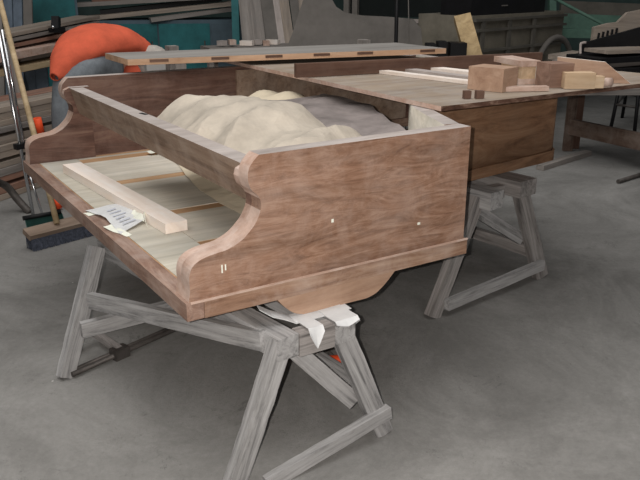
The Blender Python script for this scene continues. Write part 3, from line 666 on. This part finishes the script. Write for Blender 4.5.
# ------------------------------------------------------------------ leaned grand lid, shop cabinets at the back
pts = [(282, 60), (292, 36), (306, -4), (310, -16), (330, -16), (331, 2), (336, 10), (345, 15.5), (362, 18), (385, 19), (412, 21), (420, 30), (424, 60)]
o3 = at(350, 60, 5.3); k_ = 5.3/FPX
gl = prism('leaning_piano_lid', [((x-350)*k_, -(y-60)*k_*1.02) for x, y in pts], o3, tuple(rgt0), tuple((V((0, 0, 1))+hd*.12)), -.02, [GREYP], None, .001)
tag(gl, 'large dusty grey piano lid with a curved notch leaning at the back', 'lid')
# lower part down to the floor
gcab = thing('glazed_cabinet', tuple(at(410, 60, 6.0)), 'dark glass-fronted cabinet with light grey frame at the back', 'cabinet')
ca, cb = at(345, 12, 6.3), at(456, 17, 5.95)
ca.z = cb.z = 0; cd = (cb-ca).normalized(); cn = V((cd.y, -cd.x, 0))
zs = at(350, 17, 6.3).z
mid = (ca+cb)/2-cn*.22
beam('cabinet_body', mid-cd*(cb-ca).length/2+V((0, 0, zs/2-.02)), mid+cd*(cb-ca).length/2+V((0, 0, zs/2-.02)), .42, zs-.05, GREYP, gcab)
beam('sill', ca+V((0, 0, zs-.02)), cb+V((0, 0, zs-.02)), .05, .03, TOPE, gcab)
beam('glass_panel', ca+V((0, 0, zs+.40))-cn*.03, cb+V((0, 0, zs+.40))-cn*.03, .02, .78, GLASS, gcab)
beam('top_rail', ca+V((0, 0, zs+.81)), cb+V((0, 0, zs+.81)), .06, .05, GREYP, gcab)
for s in (.02, .10, .98):
    q = ca.lerp(cb, s); beam('stile', q+V((0, 0, zs)), q+V((0, 0, zs+.8)), .045, .05, GREYP, gcab, up=cn)
hq = ca.lerp(cb, .3)+cn*.012
tube('pull_handle', smoothline([tuple(at(365, 25, 5.95)), tuple(at(395, 29, 5.85)), tuple(at(418, 30, 5.78)), tuple(at(422, 25, 5.78))], 4), .010, BLACK, gcab)
def pole(px0, py0, px1, d, r, mat, name, label, cat):
    a = at(px0, py0, d); b = at(px1, -30, d+.02); q = tube(name, [(a.x, a.y, 0), tuple(a), (b.x, b.y, 1.5)], r, mat); tag(q, label, cat)
pole(396, 40, 397, 5.0, .013, BLACK, 'black_pole', 'thin black pole standing in front of the glazed cabinet', 'pole')
pole(409, 40, 405, 5.2, .004, GREYP, 'hanging_cable', 'thin grey cable hanging right of the black pole', 'cable')
q = beam('grey_upright', V((*at(464, 18, 5.7)[:2], 0)), V((*at(464, 18, 5.7)[:2], 1.4)), .075, .05, TEALD, up=hd); tag(q, 'blue-grey steel upright at the right end of the glazed cabinet', 'post')
yb = at(473, 56, 4.75); ybt = at(462, 17, 4.85)
y0_ = yb-(ybt-yb)/(ybt.z-yb.z)*yb.z
q = beam('yellow_wood_post', y0_+V((0, 0, .003)), ybt, .105, .06, YEL, up=hd, bev=.004); q['label'] = 'pale yellow rough timber leaning upright behind the brown bar'; q['category'] = 'timber'
for k, (x0, x1, y0, y1) in enumerate(((425, 434, 44, 56), (436, 445, 42, 56), (448, 464, 43, 56))):
    a = at((x0+x1)/2, y1+10, 4.7); h = (y1-y0+10)*4.7/FPX
    q = beam('black_case', V((a.x, a.y, 0)), V((a.x, a.y, a.z+h)), (x1-x0)*4.7/FPX, .12, BLACK, up=hd, bev=.006); tag(q, ['black upright case, leftmost of the three left of the yellow timber', 'black upright case in the middle of the three left of the yellow timber', 'widest black upright case right beside the yellow timber'][k], 'case')

# grey upright chest with wheel-like arch
ch = thing('grey_chest', tuple(at(520, 60, 5.4)), 'large dusty grey-brown cabinet with an arched end panel at the right back', 'cabinet')
da, db = at(474, 20, 5.2), at(566, 8, 6.0); da.z = db.z = 0; dd = (db-da).normalized(); dn_ = V((dd.y, -dd.x, 0))
if dn_.dot(hd) > 0: dn_ = -dn_
zc = at(474, 16, 5.2).z; mid = (da+db)/2-dn_*.25; Lc = (db-da).length
CH = plain('dusty_brown_paint', (118, 113, 102), .85, .15, 0, 4)
beam('cabinet_body', mid-dd*Lc/2+V((0, 0, zc/2)), mid+dd*Lc/2+V((0, 0, zc/2)), .48, zc, CH, ch)
for zz in (.03, .10, .24): beam('ledge', da+V((0, 0, zc-zz))+dn_*.006, db+V((0, 0, zc-zz))+dn_*.006, .03, .018, GREYD, ch)
for s in (.08, .35, .62): 
    q = da.lerp(db, s)+dn_*.01; beam('stile', q+V((0, 0, .1)), q+V((0, 0, zc-.04)), .04, .015, GREYD, ch, up=dn_)
ac = da.lerp(db, .88)+dn_*.03
arc = [tuple(ac+dd*.30*math.cos(t)+V((0, 0, .30+.34*math.sin(t)))) for t in [math.pi*k/16 for k in range(17)]]
tube('arch_moulding', arc, .022, GREYP, ch)
bb = thing('black_box', tuple(at(505, 8, 5.4)), 'black box standing on top of the grey cabinet', 'box')
beam('box_body', da.lerp(db, .0)-dn_*.16+V((0, 0, zc+.125)), da.lerp(db, .78)-dn_*.16+V((0, 0, zc+.125)), .26, .25, BLACK, bb, bev=.01)
beam('latch', da.lerp(db, .30)-dn_*.028+V((0, 0, zc+.06)), da.lerp(db, .36)-dn_*.028+V((0, 0, zc+.06)), .006, .008, GREYP, bb)

# right back: green beams and stored parts
for k, (x0, y0, x1, y1, d0, w_, m_, l_) in enumerate(((560, 9, 690, 14, 6.6, .14, GREYD, 'dark beam uppermost among the green beams at the right back'), (548, 20, 690, 26, 6.4, .12, GREEN, 'grey-green beam in the middle of the right back'), (560, 33, 690, 36, 6.2, .07, GREEN, 'lowest thin green beam at the right back'))):
    plank_px('steel_beam', (x0, y0), (x1, y1), d0, d0, .05, w_, m_, l_, 'beam')
fr2 = beam('support_frame', at(552, -40, 6.7), at(552, 120, 6.7), .06, .06, GREEN, up=hd)
tag(fr2, 'grey-green upright carrying the beams at the right back', 'post')
q = tube('green_tube', [at(546, -6, 5.9), at(612, 29, 5.6)], .012, GREEN); tag(q, 'thin green tube slanting down towards the stored piano parts', 'tube')
rp = prism('slotted_cheek', [(0, 0), (0, .10), (.10, .125), (.16, .13), (.22, .19), (.36, .215), (.6, .23), (.6, 0)], at(590, 43, 4.9), tuple(rgt0+hd*.15), (0, 0, 1), .03, [OLDW], None, .002)
tag(rp, 'brown scroll-shaped piano cheek with dark slots among the parts at the right', 'piano part')
for k in range(5): 
    a = at(598+k*4.5, 38.5-k*1.2, 4.86); q = beam('dark_slot', a, a+V((.004, 0, .035)), .012, .012, BLACK, rp, up=hd)
bp_ = thing('black_board', tuple(at(600, 55, 4.6)), 'black board with a rounded pale end standing among the stored parts', 'board')
o = prism('board', smoothline([(0, -.14), (0, -.02), (.01, 0), (.03, .008)], 3)+[(.5, .14), (.5, -.1), (.2, -.14)], at(581, 44, 4.6), tuple(rgt0), (0, 0, 1), -.03, [BLACK], bp_, .002)
tube('pale_edge', smoothline([tuple(at(580.5, 66, 4.57)), tuple(at(580.5, 46, 4.57)), tuple(at(582, 43.2, 4.57)), tuple(at(586, 42.5, 4.57))], 4), .008, TOPE, bp_)
for k, (x0, y0, x1, y1, d, w_, h, m_) in enumerate(((596, 51, 650, 49, 4.40, .2, .02, OLDW), (582, 59, 650, 55, 4.42, .3, .03, BLACK), (566, 65, 650, 58, 4.46, .3, .028, OLDW2), (574, 70, 655, 66, 4.40, .3, .025, BLACK), (578, 78, 655, 74, 4.36, .3, .05, OLDW2), (562, 58, 586, 54, 4.6, .2, .03, OLDW))):
    plank_px('stacked_board', (x0, y0), (x1, y1), d, d+.15, w_, h, m_, ['brown narrow board on top of the pile at the right', 'black panel second from the top of the pile at the right', 'grey panel in the middle of the pile at the right', 'black panel low in the pile at the right', 'thick grey board at the bottom of the pile at the right', 'short brown offcut left of the black board'][k], 'panel')
# support bench for the pile at the right
sb = thing('low_workbench', tuple(at(610, 150, 4.4)), 'low wooden bench behind the loose board carrying the stored parts', 'bench')
zt = at(610, 84, 4.4).z-.03
beam('bench_top', V((*at(562, 85, 4.5)[:2], zt)), V((*at(672, 80, 4.5)[:2], zt)), .45, .035, OLDW2, sb)
for x, d in ((580, 4.95), (660, 4.3)):
    q = at(x, 100, d); beam('leg', (q.x, q.y, 0.002), (q.x, q.y, zt-.02), .05, .035, BRN if x < 600 else BLACK, sb, up=hd)
F0, F1 = onz(567, 151, 0), onz(665, 178, 0)
q0, q1 = V((*F0, .165)), V((*F1, .175))
BRNG = wood('stretcher_wood', (66, 50, 42), (96, 78, 68), (120, 102, 92), 'x', 20, .06, .6, (150, 140, 132), .4)
beam('stretcher', q0, q1, .03, .10, BRNG, sb)
for F in (F0, F1): beam('leg', (F[0], F[1], .002), (F[0], F[1], zt-.02), .06, .03, BRNG, sb, up=hd)
fb = onz(540, 167, .02); fe = onz(588, 152, .02)
q = beam('floor_batten', V((fb[0], fb[1], .016)), V((fe[0], fe[1], .016)), .05, .03, OLDW2); tag(q, 'dark batten lying on the floor beyond the tail of the piano', 'batten')
st = thing('stool', tuple(V((*onz(625, 130, 0), 0))), 'dark metal stool frame standing under the stored parts at the right', 'stool')
fp = [V((*onz(610, 132, 0), 0)), V((*onz(634, 136, 0), 0)), V((*onz(622, 118, 0), 0)), V((*onz(645, 122, 0), 0))]
cs = sum(fp, V())/4
tops = []
for f_ in fp:
    tp = cs+(f_-cs)*.75+V((0, 0, .40)); tops.append(tp); tube('leg', [f_+V((0, 0, .003)), tp], .013, BLACK, st)
for i, j in ((0, 1), (2, 3), (0, 2), (1, 3)): tube('rung', [fp[i].lerp(tops[i], .5), fp[j].lerp(tops[j], .5)], .009, IRON, st)
block('seat', cs+V((0, 0, .412)), (.26, .26, .022), .4, BLACK, st, .008)
q0 = onz(618, 182, .01); q1 = onz(650, 172, .01)
q = tube('iron_rod', [(q0[0], q0[1], .013), (q1[0], q1[1], .013)], .012, IRON); tag(q, 'short dark rod lying on the floor at the right edge', 'rod')
